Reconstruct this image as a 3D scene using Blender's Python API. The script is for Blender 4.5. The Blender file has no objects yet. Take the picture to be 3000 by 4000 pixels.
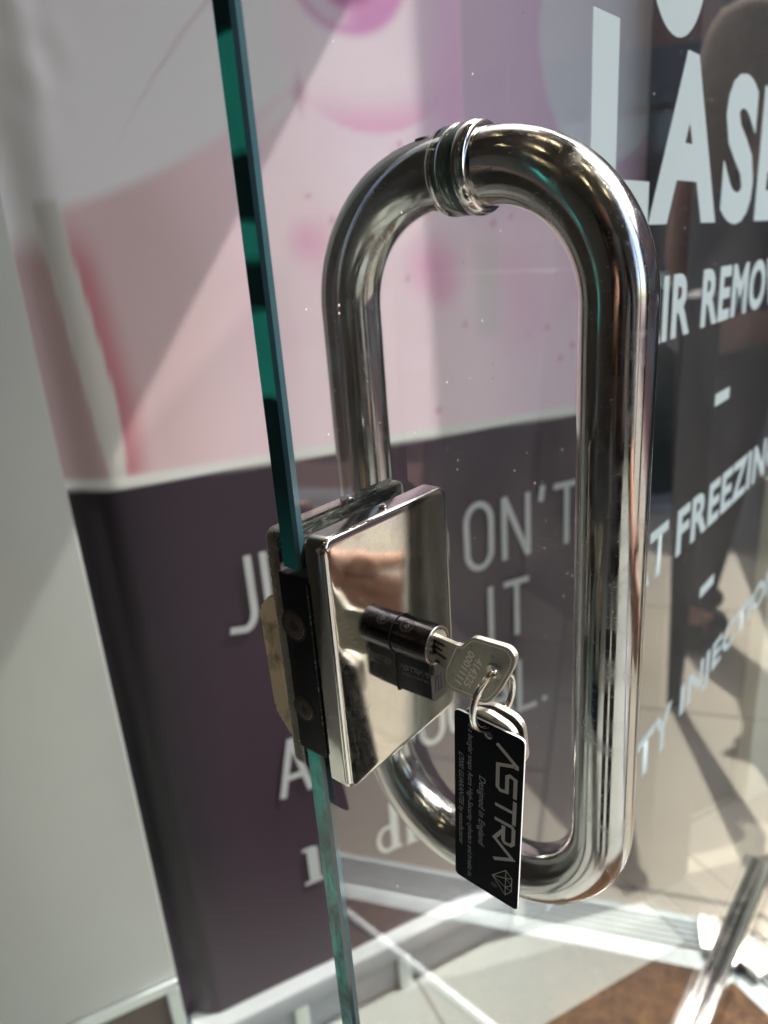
import bpy, bmesh, math, random
from mathutils import Vector, Matrix
random.seed(7)
MM = 0.001
rad = math.radians
scn = bpy.context.scene
COL = scn.collection

# ------------------------------------------------------------------ camera
cam_d = bpy.data.cameras.new("camera"); cam = bpy.data.objects.new("camera", cam_d); COL.objects.link(cam)
CR = Vector((0.64095127, -0.76420872, -0.07187840)); CD = Vector((-0.29486171, -0.15867776, -0.94227275)); CF = Vector((0.70868755, 0.62514511, -0.32704060))
cm = Matrix.Identity(4)
for i in range(3):
    cm[i][0] = CR[i]; cm[i][1] = -CD[i]; cm[i][2] = -CF[i]
cm[0][3], cm[1][3], cm[2][3] = -0.16863580, -0.19384342, 0.10232274
cam.matrix_world = cm
cam_d.sensor_fit = 'VERTICAL'; cam_d.sensor_height = 36.0; cam_d.sensor_width = 27.0
cam_d.lens = 2829.35 / 4000 * 36.0
cam_d.clip_start = 0.005; cam_d.clip_end = 500
cam_d.dof.use_dof = True; cam_d.dof.focus_distance = 0.30; cam_d.dof.aperture_fstop = 7.8
scn.camera = cam

# ------------------------------------------------------------------ light
SUN_AZ, SUN_EL = -37.0, 53.0            # towards the sun, azimuth counter-clockwise from +X
w = bpy.data.worlds.new("World"); scn.world = w; w.use_nodes = True
nt = w.node_tree; bg = nt.nodes["Background"]
sky = nt.nodes.new("ShaderNodeTexSky"); sky.sky_type = 'NISHITA'; sky.sun_disc = False
sky.sun_elevation = rad(SUN_EL); sky.sun_rotation = rad(90 - SUN_AZ); sky.air_density = 1.0; sky.dust_density = 2.5
nt.links.new(sky.outputs[0], bg.inputs[0]); bg.inputs[1].default_value = 0.15
sl = bpy.data.lights.new("sun", 'SUN'); so = bpy.data.objects.new("sun", sl); COL.objects.link(so)
sl.energy = 2.2; sl.angle = rad(0.5); sl.color = (1.0, 0.97, 0.92)
sd = Vector((math.cos(rad(SUN_EL)) * math.cos(rad(SUN_AZ)), math.cos(rad(SUN_EL)) * math.sin(rad(SUN_AZ)), math.sin(rad(SUN_EL))))
so.rotation_euler = sd.to_track_quat('Z', 'Y').to_euler(); so.location = sd * 6
scn.view_settings.view_transform = 'Standard'; scn.view_settings.look = 'None'
scn.view_settings.gamma = 1; scn.view_settings.exposure = 1.85; scn.view_settings.use_curve_mapping = False
scn.render.engine = 'CYCLES'
cy = scn.cycles; cy.use_denoising = True; cy.max_bounces = 14; cy.diffuse_bounces = 4; cy.glossy_bounces = 8
cy.transparent_max_bounces = 24; cy.transmission_bounces = 8; cy.sample_clamp_indirect = 12; cy.caustics_reflective = True; cy.caustics_refractive = False
cy.blur_glossy = 0.3
try: cy.denoiser = 'OPENIMAGEDENOISE'
except Exception: pass

# ------------------------------------------------------------------ materials
class MB:
    def __init__(s, name):
        s.m = bpy.data.materials.new(name); s.m.use_nodes = True; s.t = s.m.node_tree
        s.p = s.t.nodes["Principled BSDF"]; s.out = s.t.nodes["Material Output"]
        s._c = None
    def n(s, kind, **kw):
        x = s.t.nodes.new("ShaderNode" + kind)
        for k, v in kw.items(): setattr(x, k, v)
        return x
    def l(s, a, b): s.t.links.new(a, b)
    def coord(s):
        if not s._c: s._c = s.n("TexCoord").outputs["Object"]
        return s._c
    def mapping(s, scale=(1, 1, 1), rot=(0, 0, 0)):
        m = s.n("Mapping"); m.inputs["Scale"].default_value = scale; m.inputs["Rotation"].default_value = rot
        s.l(s.coord(), m.inputs["Vector"]); return m.outputs[0]
    def noise(s, scale, detail=4, vec=None, dist=0.0, rough=0.55):
        n = s.n("TexNoise"); n.inputs["Scale"].default_value = scale; n.inputs["Detail"].default_value = detail
        n.inputs["Distortion"].default_value = dist; n.inputs["Roughness"].default_value = rough
        s.l(vec if vec is not None else s.coord(), n.inputs["Vector"]); return n.outputs["Fac"]
    def ramp(s, fac, stops, interp='LINEAR'):
        r = s.n("ValToRGB"); r.color_ramp.interpolation = interp
        e = r.color_ramp.elements
        while len(e) < len(stops): e.new(0.5)
        for k, (p, c) in enumerate(stops):
            e[k].position = p; e[k].color = (c, c, c, 1) if isinstance(c, (int, float)) else (*c, 1)
        s.l(fac, r.inputs[0]); return r.outputs[0]
    def mixc(s, fac, a, b):
        m = s.n("Mix", data_type='RGBA')
        if isinstance(fac, (int, float)): m.inputs[0].default_value = fac
        else: s.l(fac, m.inputs[0])
        for v, i in ((a, 6), (b, 7)):
            if isinstance(v, tuple): m.inputs[i].default_value = (*v, 1)
            else: s.l(v, m.inputs[i])
        return m.outputs[2]
    def math(s, op, a, b=0.0):
        m = s.n("Math", operation=op)
        for v, i in ((a, 0), (b, 1)):
            if isinstance(v, (int, float)): m.inputs[i].default_value = v
            else: s.l(v, m.inputs[i])
        return m.outputs[0]
    def set(s, **kw):
        N = dict(color="Base Color", metal="Metallic", rough="Roughness", coat="Coat Weight", spec="Specular IOR Level", aniso="Anisotropic", emit="Emission Color", es="Emission Strength", trans="Transmission Weight", alpha="Alpha", sheen="Sheen Weight")
        for k, v in kw.items():
            i = s.p.inputs[N[k]]
            if isinstance(v, tuple): i.default_value = (*v, 1)
            elif isinstance(v, (int, float)): i.default_value = v
            else: s.l(v, i)
        return s
    def bump(s, h, strength=0.1, dist=0.001):
        b = s.n("Bump"); b.inputs["Strength"].default_value = strength; b.inputs["Distance"].default_value = dist
        s.l(h, b.inputs["Height"]); s.l(b.outputs[0], s.p.inputs["Normal"]); return s

def simple(name, color, rough=0.5, metal=0.0, var=0.12, scale=40, **kw):
    b = MB(name); f = b.noise(scale, 5)
    lo = tuple(max(0, c * (1 - var)) for c in color); hi = tuple(min(1, c * (1 + var)) for c in color)
    b.set(color=b.mixc(f, lo, hi), rough=rough, metal=metal, **kw); return b.m

def steel(name, base=(0.66, 0.645, 0.62), rough=0.05, scr=0.35, dirt=0.12, sc=1.0, stretch=(6, 6, 1.0), wave=0.0):
    b = MB(name)
    v = b.mapping(tuple(x * 160 * sc for x in stretch)); fine = b.noise(3.0, 6, v, 0.4, 0.7)
    lines = b.ramp(b.noise(2.2, 2, b.mapping((900 * sc, 60 * sc, 900 * sc), (0.5, 0.3, 0.9)), 0.6), [(0.0, 0.0), (0.66, 0.0), (0.70, 1.0), (0.74, 0.0), (1, 0)])
    smud = b.noise(38 * sc, 6, None, 1.6, 0.65)
    r = b.math('ADD', b.math('MULTIPLY', b.ramp(smud, [(0.42, 0.0), (0.75, 1.0)]), dirt), rough)
    r = b.math('ADD', r, b.math('MULTIPLY', lines, 0.12))
    b.set(color=b.mixc(b.ramp(smud, [(0.3, 0.0), (0.8, 1.0)]), base, tuple(c * 0.9 for c in base)), metal=1.0, rough=r)
    h = b.math('ADD', b.math('MULTIPLY', fine, 0.35), b.math('MULTIPLY', lines, -0.7))
    b.bump(h, scr * 0.12, 0.0002)
    if wave:      # pressed sheet is never quite flat
        bp = b.n("Bump"); bp.inputs["Strength"].default_value = 1.0; bp.inputs["Distance"].default_value = wave
        b.l(b.noise(26, 1, b.mapping((1, 1, 0.35))), bp.inputs["Height"]); nb_ = [x for x in b.t.nodes if x.type == 'BUMP' and x is not bp][0]; b.l(bp.outputs[0], nb_.inputs["Normal"])
    return b.m

M = {}
M['steel'] = steel("polished_stainless_steel", rough=0.045, scr=0.8, dirt=0.2)
M['plate'] = steel("pressed_polished_steel", (0.66, 0.64, 0.585), 0.04, 0.9, 0.16, wave=0.0009)
M['steel_tube'] = steel("polished_tube_steel", (0.54, 0.53, 0.51), 0.065, 1.5, 0.25, 0.8, (2, 2, 8))
M['steel_dull'] = steel("brushed_dull_steel", (0.60, 0.57, 0.52), 0.22, 0.8, 0.2)
M['alu'] = steel("bright_aluminium", (0.70, 0.74, 0.72), 0.38, 0.6, 0.15, 0.3)
M['sill'] = simple("weathered_pale_aluminium", (0.36, 0.41, 0.40), 0.5, 0.25, 0.35, 22)
M['rib'] = simple("dark_sill_groove", (0.11, 0.12, 0.12), 0.5, 0.2, 0.2, 22)
M['cyl'] = steel("black_nickel", (0.06, 0.06, 0.065), 0.2, 0.7, 0.1, 1.6, (1, 9, 1))
M['cyl_face'] = steel("turned_nickel", (0.58, 0.56, 0.52), 0.22, 1.0, 0.1, 2)
M['key'] = None
def keymat():
    b = MB("stamped_nickel_silver")
    g = b.noise(1800, 4, None, 0.3); s2 = b.noise(150, 5)
    pits = b.ramp(b.noise(520, 3), [(0.0, 1.0), (0.33, 1.0), (0.40, 0.0)])
    col = b.mixc(s2, (0.38, 0.36, 0.29), (0.56, 0.53, 0.45)); col = b.mixc(b.math('MULTIPLY', pits, 0.5), col, (0.2, 0.18, 0.14))
    b.set(color=col, metal=1.0, rough=b.math('ADD', b.math('MULTIPLY', s2, 0.25), 0.24))
    b.bump(g, 0.28, 0.0002); return b.m
M['key'] = keymat()
def knurl():
    b = MB("rough_cut_edge"); g = b.noise(900, 5, b.mapping((1, 3, 1)), 0.6)
    b.set(color=b.mixc(g, (0.45, 0.42, 0.36), (0.85, 0.82, 0.76)), metal=1.0, rough=0.3); b.bump(g, 0.9, 0.0006); return b.m
M['knurl'] = knurl()
M['engrave'] = simple("engraved_pale_marking", (0.80, 0.76, 0.66), 0.6)
M['slot'] = simple("dark_recess", (0.012, 0.011, 0.010), 0.6)
M['cyl_text'] = simple("laser_marked_grey", (0.16, 0.16, 0.16), 0.5)
M['black'] = simple("black_anodised_casting", (0.010, 0.011, 0.014), 0.42, 0.0, 0.35, 60, spec=0.12)
def gask():
    b = MB("dusty_black_rubber"); g = b.noise(260, 6, b.mapping((0.5, 1, 2)), 0.8)
    b.set(color=b.ramp(g, [(0.0, (0.01, 0.01, 0.01)), (0.52, (0.018, 0.02, 0.018)), (0.66, (0.22, 0.21, 0.17)), (1.0, (0.4, 0.38, 0.32))]), rough=0.8); b.bump(g, 0.8, 0.0008); return b.m
M['gasket'] = gask()
def rusty():
    b = MB("rusty_screw_steel"); g = b.noise(420, 5, None, 0.5)
    f = b.ramp(g, [(0.38, 0.0), (0.6, 1.0)])
    b.set(color=b.mixc(f, (0.10, 0.10, 0.10), (0.075, 0.04, 0.02)), metal=b.math('SUBTRACT', 0.9, b.math('MULTIPLY', f, 0.7)), rough=b.math('ADD', b.math('MULTIPLY', f, 0.4), 0.32)); b.bump(g, 0.5, 0.0004); return b.m
M['rust'] = rusty()
def beige():
    b = MB("grubby_beige_plastic"); g = b.noise(55, 5, None, 0.4); g2 = b.noise(400, 3)
    c = b.mixc(b.ramp(g, [(0.55, 0.0), (0.72, 1.0)]), (0.86, 0.70, 0.47), (0.2, 0.14, 0.08)); c = b.mixc(b.math('MULTIPLY', g2, 0.3), c, (0.80, 0.68, 0.48))
    b.set(color=c, rough=0.5); b.bump(g2, 0.3, 0.0004); return b.m
M['beige'] = beige()
M['card'] = simple("black_satin_card", (0.004, 0.005, 0.009), 0.3, 0, 0.1, spec=0.02)
M['card_edge'] = simple("white_card_core", (0.85, 0.85, 0.85), 0.5)
M['card_ink'] = simple("silver_grey_print", (0.34, 0.32, 0.30), 0.5)
M['card_ink_dim'] = simple("dim_grey_print", (0.20, 0.20, 0.215), 0.5)
M['washer'] = simple("green_black_washer", (0.045, 0.075, 0.066), 0.3, 0, 0.2, coat=0.5)
M['ring'] = steel("ring_steel", (0.78, 0.76, 0.72), 0.1, 0.3, 0.05)

def glassmat():
    b = MB("door_glass"); t = b.t
    # both surfaces of the sheet reflect; their sum 2R/(1+R) is put on the side the light enters
    geo = b.n("NewGeometry"); fr0 = b.n("Fresnel"); fr0.inputs["IOR"].default_value = 1.5
    tot = b.math('DIVIDE', b.math('MULTIPLY', fr0.outputs[0], 2.0), b.math('ADD', fr0.outputs[0], 1.0))
    fac_ = b.math('MULTIPLY', tot, b.math('SUBTRACT', 1.0, geo.outputs["Backfacing"]))
    tr = b.n("BsdfTransparent"); tr.inputs[0].default_value = (0.965, 0.98, 0.975, 1)
    gl = b.n("BsdfGlossy"); gl.inputs["Roughness"].default_value = 0.0; gl.inputs["Color"].default_value = (1, 1, 1, 1)
    mx = b.n("MixShader"); b.l(fac_, mx.inputs[0]); b.l(tr.outputs[0], mx.inputs[1]); b.l(gl.outputs[0], mx.inputs[2])
    # dust: a few specks and a thin uneven film
    vo = b.n("TexVoronoi"); vo.inputs["Scale"].default_value = 95; vo.inputs["Randomness"].default_value = 1
    b.l(b.coord(), vo.inputs["Vector"])
    sp = b.ramp(vo.outputs["Distance"], [(0.0, 1.0), (0.045, 1.0), (0.07, 0.0)])
    pick = b.ramp(b.noise(30, 3), [(0.52, 0.0), (0.62, 1.0)])
    hair = b.ramp(b.noise(3, 2, b.mapping((90, 90, 14), (0.3, 0.5, 0.2)), 1.5), [(0.60, 0.0), (0.602, 0.5), (0.606, 0.0)])
    film = b.math('MULTIPLY', b.ramp(b.noise(6, 5, None, 0.8), [(0.4, 0.05), (0.8, 1.0)]), 0.016)
    near = b.math('MAXIMUM', b.math('MULTIPLY', b.math('MULTIPLY', sp, pick), 0.55), b.math('MULTIPLY', hair, 0.12))
    df = b.n("BsdfDiffuse"); df.inputs[0].default_value = (0.8, 0.8, 0.78, 1)
    m2 = b.n("MixShader"); b.l(b.math('ADD', near, film), m2.inputs[0]); b.l(mx.outputs[0], m2.inputs[1]); b.l(df.outputs[0], m2.inputs[2])
    t.nodes.remove(b.p); b.l(m2.outputs[0], b.out.inputs[0]); return b.m
M['glass'] = glassmat()
def edgemat():
    b = MB("green_polished_glass_edge")
    sx = b.n("SeparateXYZ"); b.l(b.coord(), sx.inputs[0])
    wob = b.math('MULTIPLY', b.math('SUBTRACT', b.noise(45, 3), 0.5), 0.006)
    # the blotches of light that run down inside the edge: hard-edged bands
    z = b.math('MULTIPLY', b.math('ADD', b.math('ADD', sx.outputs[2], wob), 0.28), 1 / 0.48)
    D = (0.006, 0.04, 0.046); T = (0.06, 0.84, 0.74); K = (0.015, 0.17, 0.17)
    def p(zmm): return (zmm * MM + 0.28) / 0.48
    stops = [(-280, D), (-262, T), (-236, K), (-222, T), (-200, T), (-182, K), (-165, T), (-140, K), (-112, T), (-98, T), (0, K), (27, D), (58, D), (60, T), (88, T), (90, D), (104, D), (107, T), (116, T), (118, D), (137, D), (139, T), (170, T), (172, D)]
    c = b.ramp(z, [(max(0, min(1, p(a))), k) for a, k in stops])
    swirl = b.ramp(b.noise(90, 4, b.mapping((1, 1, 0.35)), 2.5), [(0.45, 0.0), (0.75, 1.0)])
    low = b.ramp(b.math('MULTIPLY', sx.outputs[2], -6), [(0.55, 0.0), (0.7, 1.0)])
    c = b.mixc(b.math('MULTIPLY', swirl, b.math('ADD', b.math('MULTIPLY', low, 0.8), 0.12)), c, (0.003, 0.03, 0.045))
    b.set(color=c, rough=0.12, coat=0.35, spec=0.4); return b.m
M['edge'] = edgemat()
M['arris'] = simple("glass_arris", (0.035, 0.085, 0.10), 0.1, 0, 0.3, coat=1.0)
def vinyl():
    b = MB("frosted_vinyl_lettering"); t = b.t
    d = b.n("BsdfDiffuse"); d.inputs[0].default_value = (0.50, 0.60, 0.62, 1)
    tl = b.n("BsdfTranslucent"); tl.inputs[0].default_value = (0.48, 0.61, 0.64, 1)
    m = b.n("MixShader"); m.inputs[0].default_value = 0.45; b.l(d.outputs[0], m.inputs[1]); b.l(tl.outputs[0], m.inputs[2])
    g = b.n("BsdfGlossy"); g.inputs["Roughness"].default_value = 0.15; m2 = b.n("MixShader"); m2.inputs[0].default_value = 0.05
    b.l(m.outputs[0], m2.inputs[1]); b.l(g.outputs[0], m2.inputs[2]); tp = b.n("BsdfTransparent"); m3 = b.n("MixShader"); m3.inputs[0].default_value = 0.14; b.l(m2.outputs[0], m3.inputs[1]); b.l(tp.outputs[0], m3.inputs[2])
    t.nodes.remove(b.p); b.l(m3.outputs[0], b.out.inputs[0]); return b.m
M['vinyl'] = vinyl()
def attrmat(name, rough=0.5):
    b = MB(name); a = b.n("Attribute"); a.attribute_name = "print"; f = b.noise(500, 3)
    b.set(color=b.mixc(b.math('MULTIPLY', f, 0.03), a.outputs["Color"], (0.3, 0.22, 0.28)), rough=rough, spec=0.4); return b.m
M['print'] = attrmat("printed_poster_sheet", 0.42)
M['poster_ink'] = simple("white_poster_print", (0.48, 0.49, 0.475), 0.5)
M['panel'] = simple("satin_grey_panel", (0.50, 0.51, 0.475), 0.38, 0.2, 0.05, 9, spec=0.5)
M['white_frame'] = simple("white_painted_frame", (0.42, 0.44, 0.445), 0.4)
M['pale'] = simple("pale_green_grey_board", (0.80, 0.84, 0.66), 0.6, 0, 0.08, 4)
M['brown_panel'] = simple("brown_base_panel", (0.16, 0.12, 0.09), 0.5)
M['dark_wall'] = simple("dark_painted_shopfront", (0.03, 0.028, 0.03), 0.35)
M['dark_brown'] = simple('dark_brown_wall', (0.07, 0.06, 0.045), 0.6)
M['plaster'] = simple("warm_grey_plaster", (0.17, 0.16, 0.14), 0.8, 0, 0.08, 3)
M['ceiling'] = simple("dark_warm_ceiling", (0.085, 0.08, 0.07), 0.8, 0, 0.1, 2)
def mat_coir():
    b = MB("brown_coir"); f = b.noise(170, 5, b.mapping((1, 1, 0.3)), 0.8, 0.8); g = b.ramp(b.noise(7, 4), [(0.4, 0.0), (0.6, 1.0)]); f = b.math('ADD', b.math('MULTIPLY', f, 0.55), b.math('MULTIPLY', b.ramp(b.noise(48, 5, None, 0.6, 0.7), [(0.35, 0.0), (0.65, 1.0)]), 0.5))
    b.set(color=b.mixc(g, b.mixc(f, (0.008, 0.004, 0.002), (0.085, 0.042, 0.018)), b.mixc(f, (0.016, 0.008, 0.003), (0.17, 0.088, 0.036))), rough=0.95); b.bump(f, 0.9, 0.004); return b.m
M['coir'] = mat_coir()
def slabs(name, c1, c2, mortar, bw, bh, ms, rough=0.8, rot=0.0):
    b = MB(name); br = b.n("TexBrick"); b.l(b.mapping((1, 1, 1), (0, 0, rot)), br.inputs["Vector"])
    br.inputs["Color1"].default_value = (*c1, 1); br.inputs["Color2"].default_value = (*c2, 1); br.inputs["Mortar"].default_value = (*mortar, 1)
    br.inputs["Scale"].default_value = 1; br.inputs["Mortar Size"].default_value = ms; br.inputs["Brick Width"].default_value = bw; br.inputs["Row Height"].default_value = bh
    n = b.noise(9, 6, None, 0.3); n2 = b.noise(160, 3)
    c = b.mixc(b.math('MULTIPLY', n, 0.45), br.outputs["Color"], tuple(x * 0.55 for x in c1)); c = b.mixc(b.math('MULTIPLY', n2, 0.2), c, tuple(min(1, x * 1.4) for x in c2))
    b.set(color=c, rough=rough); b.bump(n2, 0.4, 0.002); return b.m
M['paving'] = slabs("beige_stone_paving", (0.32, 0.29, 0.22), (0.27, 0.245, 0.195), (0.10, 0.09, 0.075), 0.6, 0.6, 0.006, rot=rad(23.5))
M['brickroad'] = slabs("red_brick_paving", (0.20, 0.075, 0.05), (0.15, 0.06, 0.045), (0.10, 0.085, 0.075), 0.21, 0.07, 0.006, rot=rad(23.5))
M['brickwall'] = slabs("red_brick_wall", (0.23, 0.09, 0.06), (0.17, 0.07, 0.05), (0.2, 0.18, 0.16), 0.22, 0.075, 0.01)
M['tile'] = slabs("pale_floor_tile", (0.40, 0.42, 0.385), (0.38, 0.40, 0.37), (0.2, 0.2, 0.18), 0.6, 0.6, 0.004, 0.35, rot=rad(23.5))
M['kerb'] = simple("grey_kerb_stone", (0.30, 0.30, 0.30), 0.8, 0, 0.15, 8)
M['teal'] = simple("dark_teal_painted_metal", (0.025, 0.10, 0.10), 0.35)
M['window'] = simple("dark_shop_window_glass", (0.02, 0.022, 0.025), 0.08, 0, 0.1, spec=0.8)
M['skin'] = simple("skin", (0.50, 0.27, 0.19), 0.5, 0, 0.06, 30)
M['hair'] = simple("fair_hair", (0.20, 0.15, 0.10), 0.9, 0, 0.5, 60, spec=0.1)
M['cloth'] = simple("black_cloth", (0.012, 0.012, 0.014), 0.8)
def emis(name, c, s):
    b = MB(name); b.set(color=(0.8, 0.8, 0.8), emit=c, es=s); return b.m
M['bulb'] = emis("warm_downlight_lens", (1.0, 0.78, 0.45), 14)
M['towel'] = simple("white_glazed_tile", (0.7, 0.7, 0.66), 0.2)
M['grout'] = simple("dark_grout", (0.03, 0.03, 0.03), 0.8)

# ------------------------------------------------------------------ mesh helpers
def link(name, me, mats, parent=None, smooth=True):
    for m in (mats if isinstance(mats, (list, tuple)) else [mats]): me.materials.append(m)
    o = bpy.data.objects.new(name, me); COL.objects.link(o)
    if parent is not None: o.parent = parent
    if smooth:
        for p in me.polygons: p.use_smooth = True
        try: me.set_sharp_from_angle(angle=rad(35))
        except Exception: pass
    return o
def from_bm(name, bm, mats, parent=None, smooth=True):
    bmesh.ops.recalc_face_normals(bm, faces=bm.faces)
    me = bpy.data.meshes.new(name); bm.to_mesh(me); bm.free(); return link(name, me, mats, parent, smooth)
def thing(name, label, cat, group=None):
    o = bpy.data.objects.new(name, None); COL.objects.link(o); o.empty_display_size = 0.02
    o["label"] = label; o["category"] = cat
    if group: o["group"] = group
    o["kind"] = "thing"
    return o
def tag(o, label, cat, group=None):
    o["label"] = label; o["category"] = cat
    if group: o["group"] = group
    return o
def structure(o): o["kind"] = "structure"; return o

def box_bm(x0, x1, y0, y1, z0, z1, bev=0.0, seg=3, frame=None):
    bm = bmesh.new(); bmesh.ops.create_cube(bm, size=1)
    for v in bm.verts:
        v.co = Vector(((x0 + x1) / 2 + v.co.x * (x1 - x0), (y0 + y1) / 2 + v.co.y * (y1 - y0), (z0 + z1) / 2 + v.co.z * (z1 - z0)))
    if bev > 0: bmesh.ops.bevel(bm, geom=list(bm.edges), offset=bev, segments=seg, affect='EDGES', profile=0.5)
    if frame is not None: bm.transform(frame)
    return bm
def box(name, mat, parent, *a, **k): return from_bm(name, box_bm(*[q * MM for q in a], bev=k.get('bev', 0) * MM, seg=k.get('seg', 3), frame=k.get('frame')), mat, parent)
def join_bms(bms):
    r = bmesh.new()
    for b in bms:
        me = bpy.data.meshes.new("t"); b.to_mesh(me); b.free(); r.from_mesh(me); bpy.data.meshes.remove(me)
    return r
def lathe_bm(profile, origin, axis, seg=48, closed=False):
    """profile: list of (distance along axis, radius) in mm"""
    axis = Vector(axis).normalized(); a = axis.orthogonal().normalized(); b = axis.cross(a)
    bm = bmesh.new(); rings = []
    for (h, r) in profile:
        c = Vector(origin) * MM + axis * h * MM
        if r <= 1e-6: rings.append([bm.verts.new(c)])
        else: rings.append([bm.verts.new(c + (a * math.cos(2 * math.pi * k / seg) + b * math.sin(2 * math.pi * k / seg)) * r * MM) for k in range(seg)])
    pairs = list(zip(rings[:-1], rings[1:])) + ([(rings[-1], rings[0])] if closed else [])
    for A, B in pairs:
        for k in range(seg):
            k2 = (k + 1) % seg
            if len(A) == 1 and len(B) == 1: continue
            if len(A) == 1: bm.faces.new((A[0], B[k], B[k2]))
            elif len(B) == 1: bm.faces.new((A[k], A[k2], B[0]))
            else: bm.faces.new((A[k], A[k2], B[k2], B[k]))
    return bm
def rrect(cx, cz, hw, hh, r, n=7):
    pts = []
    for (sx, sz, a0) in ((1, 1, 0), (-1, 1, 90), (-1, -1, 180), (1, -1, 270)):
        for k in range(n):
            a = rad(a0 + 90 * k / (n - 1)); pts.append((cx + sx * (hw - r) + r * math.cos(a), cz + sz * (hh - r) + r * math.sin(a)))
    return pts
def pillow_bm(cx, cz, hw, hh, r, profile, n=7):
    """rounded-rectangle rings in XZ; profile = [(inset, y)]"""
    bm = bmesh.new(); rings = []
    for (ins, y) in profile:
        pts = rrect(cx, cz, hw - ins, hh - ins, max(r - ins, 0.3), n)
        rings.append([bm.verts.new(Vector((x, y, z)) * MM) for x, z in pts])
    N = len(rings[0])
    for A, B in zip(rings[:-1], rings[1:]):
        for k in range(N): bm.faces.new((A[k], A[(k + 1) % N], B[(k + 1) % N], B[k]))
    bm.faces.new(rings[-1]); bm.faces.new(list(reversed(rings[0]))); return bm
def prism_bm(poly, f0, f1, bev=0.0, seg=2):
    """poly: 2D pts; f0/f1 map a 2D point to the two 3D sides"""
    bm = bmesh.new(); A = [bm.verts.new(f0(p)) for p in poly]; B = [bm.verts.new(f1(p)) for p in poly]
    n = len(poly); fa = bm.faces.new(A); fb = bm.faces.new(list(reversed(B)))
    for k in range(n): bm.faces.new((A[k], B[k], B[(k + 1) % n], A[(k + 1) % n]))
    if bev > 0:
        es = list(set(list(fa.edges) + list(fb.edges))); bmesh.ops.bevel(bm, geom=es, offset=bev, segments=seg, affect='EDGES')
    return bm
def round_poly(pts, r, n=5):
    out = []; N = len(pts)
    for i in range(N):
        p0, p, p2 = Vector(pts[i - 1]), Vector(pts[i]), Vector(pts[(i + 1) % N])
        rr = r[i] if isinstance(r, (list, tuple)) else r
        d0 = (p0 - p); d2 = (p2 - p); t = min(rr, d0.length * 0.45, d2.length * 0.45)
        a = p + d0.normalized() * t; b = p + d2.normalized() * t
        if t < 1e-6: out.append(tuple(p)); continue
        for k in range(n + 1):
            u = k / n; q = a * (1 - u) ** 2 + p * 2 * u * (1 - u) + b * u * u; out.append((q.x, q.y))
    return out
def ribbon(pts, wd, closed=False):
    """a stroke of width wd along 2D pts -> list of quads/polys (mitred)"""
    P = [Vector(p) for p in pts]; n = len(P); L = []; Rr = []
    for i in range(n):
        if closed: a, c = P[i - 1], P[(i + 1) % n]
        else: a, c = P[max(i - 1, 0)], P[min(i + 1, n - 1)]
        d1 = (P[i] - a).normalized() if (P[i] - a).length > 1e-9 else None; d2 = (c - P[i]).normalized() if (c - P[i]).length > 1e-9 else None
        if d1 is None: d1 = d2
        if d2 is None: d2 = d1
        nrm = Vector((-d1.y - d2.y, d1.x + d2.x))
        if nrm.length < 1e-6: nrm = Vector((-d1.y, d1.x))
        nrm.normalize(); k = max(0.45, nrm.dot(Vector((-d1.y, d1.x)))); o = nrm * (wd / 2 / k)
        L.append(P[i] + o); Rr.append(P[i] - o)
    quads = []
    for i in range(n if closed else n - 1):
        j = (i + 1) % n; quads.append([L[i], L[j], Rr[j], Rr[i]])
    return quads
def strokes_bm(strokes, fr, off=0.0):
    """strokes: [(pts, width, closed)] ; fr(x,y,off)->Vector"""
    bm = bmesh.new()
    for s, (pts, wd, cl) in enumerate(strokes):
        for q in ribbon(pts, wd, cl):
            bm.faces.new([bm.verts.new(fr(p.x, p.y, off + s * 0.004)) for p in q])
    return bm
def flat_from_bm(name, bm, mat, parent, up=None):
    me = bpy.data.meshes.new(name); bm.to_mesh(me); bm.free(); return link(name, me, mat, parent, False)
def text_mesh(s, shear=0.0, bold=0.0, spacing=1.0):
    c = bpy.data.curves.new("t", 'FONT'); c.body = s; c.size = 1; c.shear = shear; c.offset = bold; c.space_character = spacing; c.resolution_u = 4
    o = bpy.data.objects.new("t", c); COL.objects.link(o)
    dg = bpy.context.evaluated_depsgraph_get(); me = bpy.data.meshes.new_from_object(o.evaluated_get(dg), depsgraph=dg)
    bpy.data.objects.remove(o); bpy.data.curves.remove(c); return me
def text(name, s, fr, x0, x1, y0, y1, mat, parent, off=0.05, thick=0.0, **k):
    """fits the words into the rectangle x0..x1, y0..y1 (mm) of the frame fr"""
    me = text_mesh(s, **k); xs = [v.co.x for v in me.vertices]; ys = [v.co.y for v in me.vertices]
    mx, Mx, my, My = min(xs), max(xs), min(ys), max(ys)
    for v in me.vertices:
        v.co = fr(x0 + (v.co.x - mx) / (Mx - mx) * (x1 - x0), y0 + (v.co.y - my) / (My - my) * (y1 - y0), off)
    if thick:
        bm = bmesh.new(); bm.from_mesh(me); f = bmesh.ops.extrude_face_region(bm, geom=list(bm.faces))
        d = fr(0, 0, thick) - fr(0, 0, 0)
        bmesh.ops.translate(bm, vec=d, verts=[g for g in f['geom'] if isinstance(g, bmesh.types.BMVert)])
        bmesh.ops.recalc_face_normals(bm, faces=bm.faces); bm.to_mesh(me); bm.free()
    me.name = name; me.materials.clear(); return link(name, me, mat, parent, False)
def arc(cx, cy, rx, ry, a0, a1, n=14): return [(cx + rx * math.cos(rad(a0 + (a1 - a0) * k / n)), cy + ry * math.sin(rad(a0 + (a1 - a0) * k / n))) for k in range(n + 1)]

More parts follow.
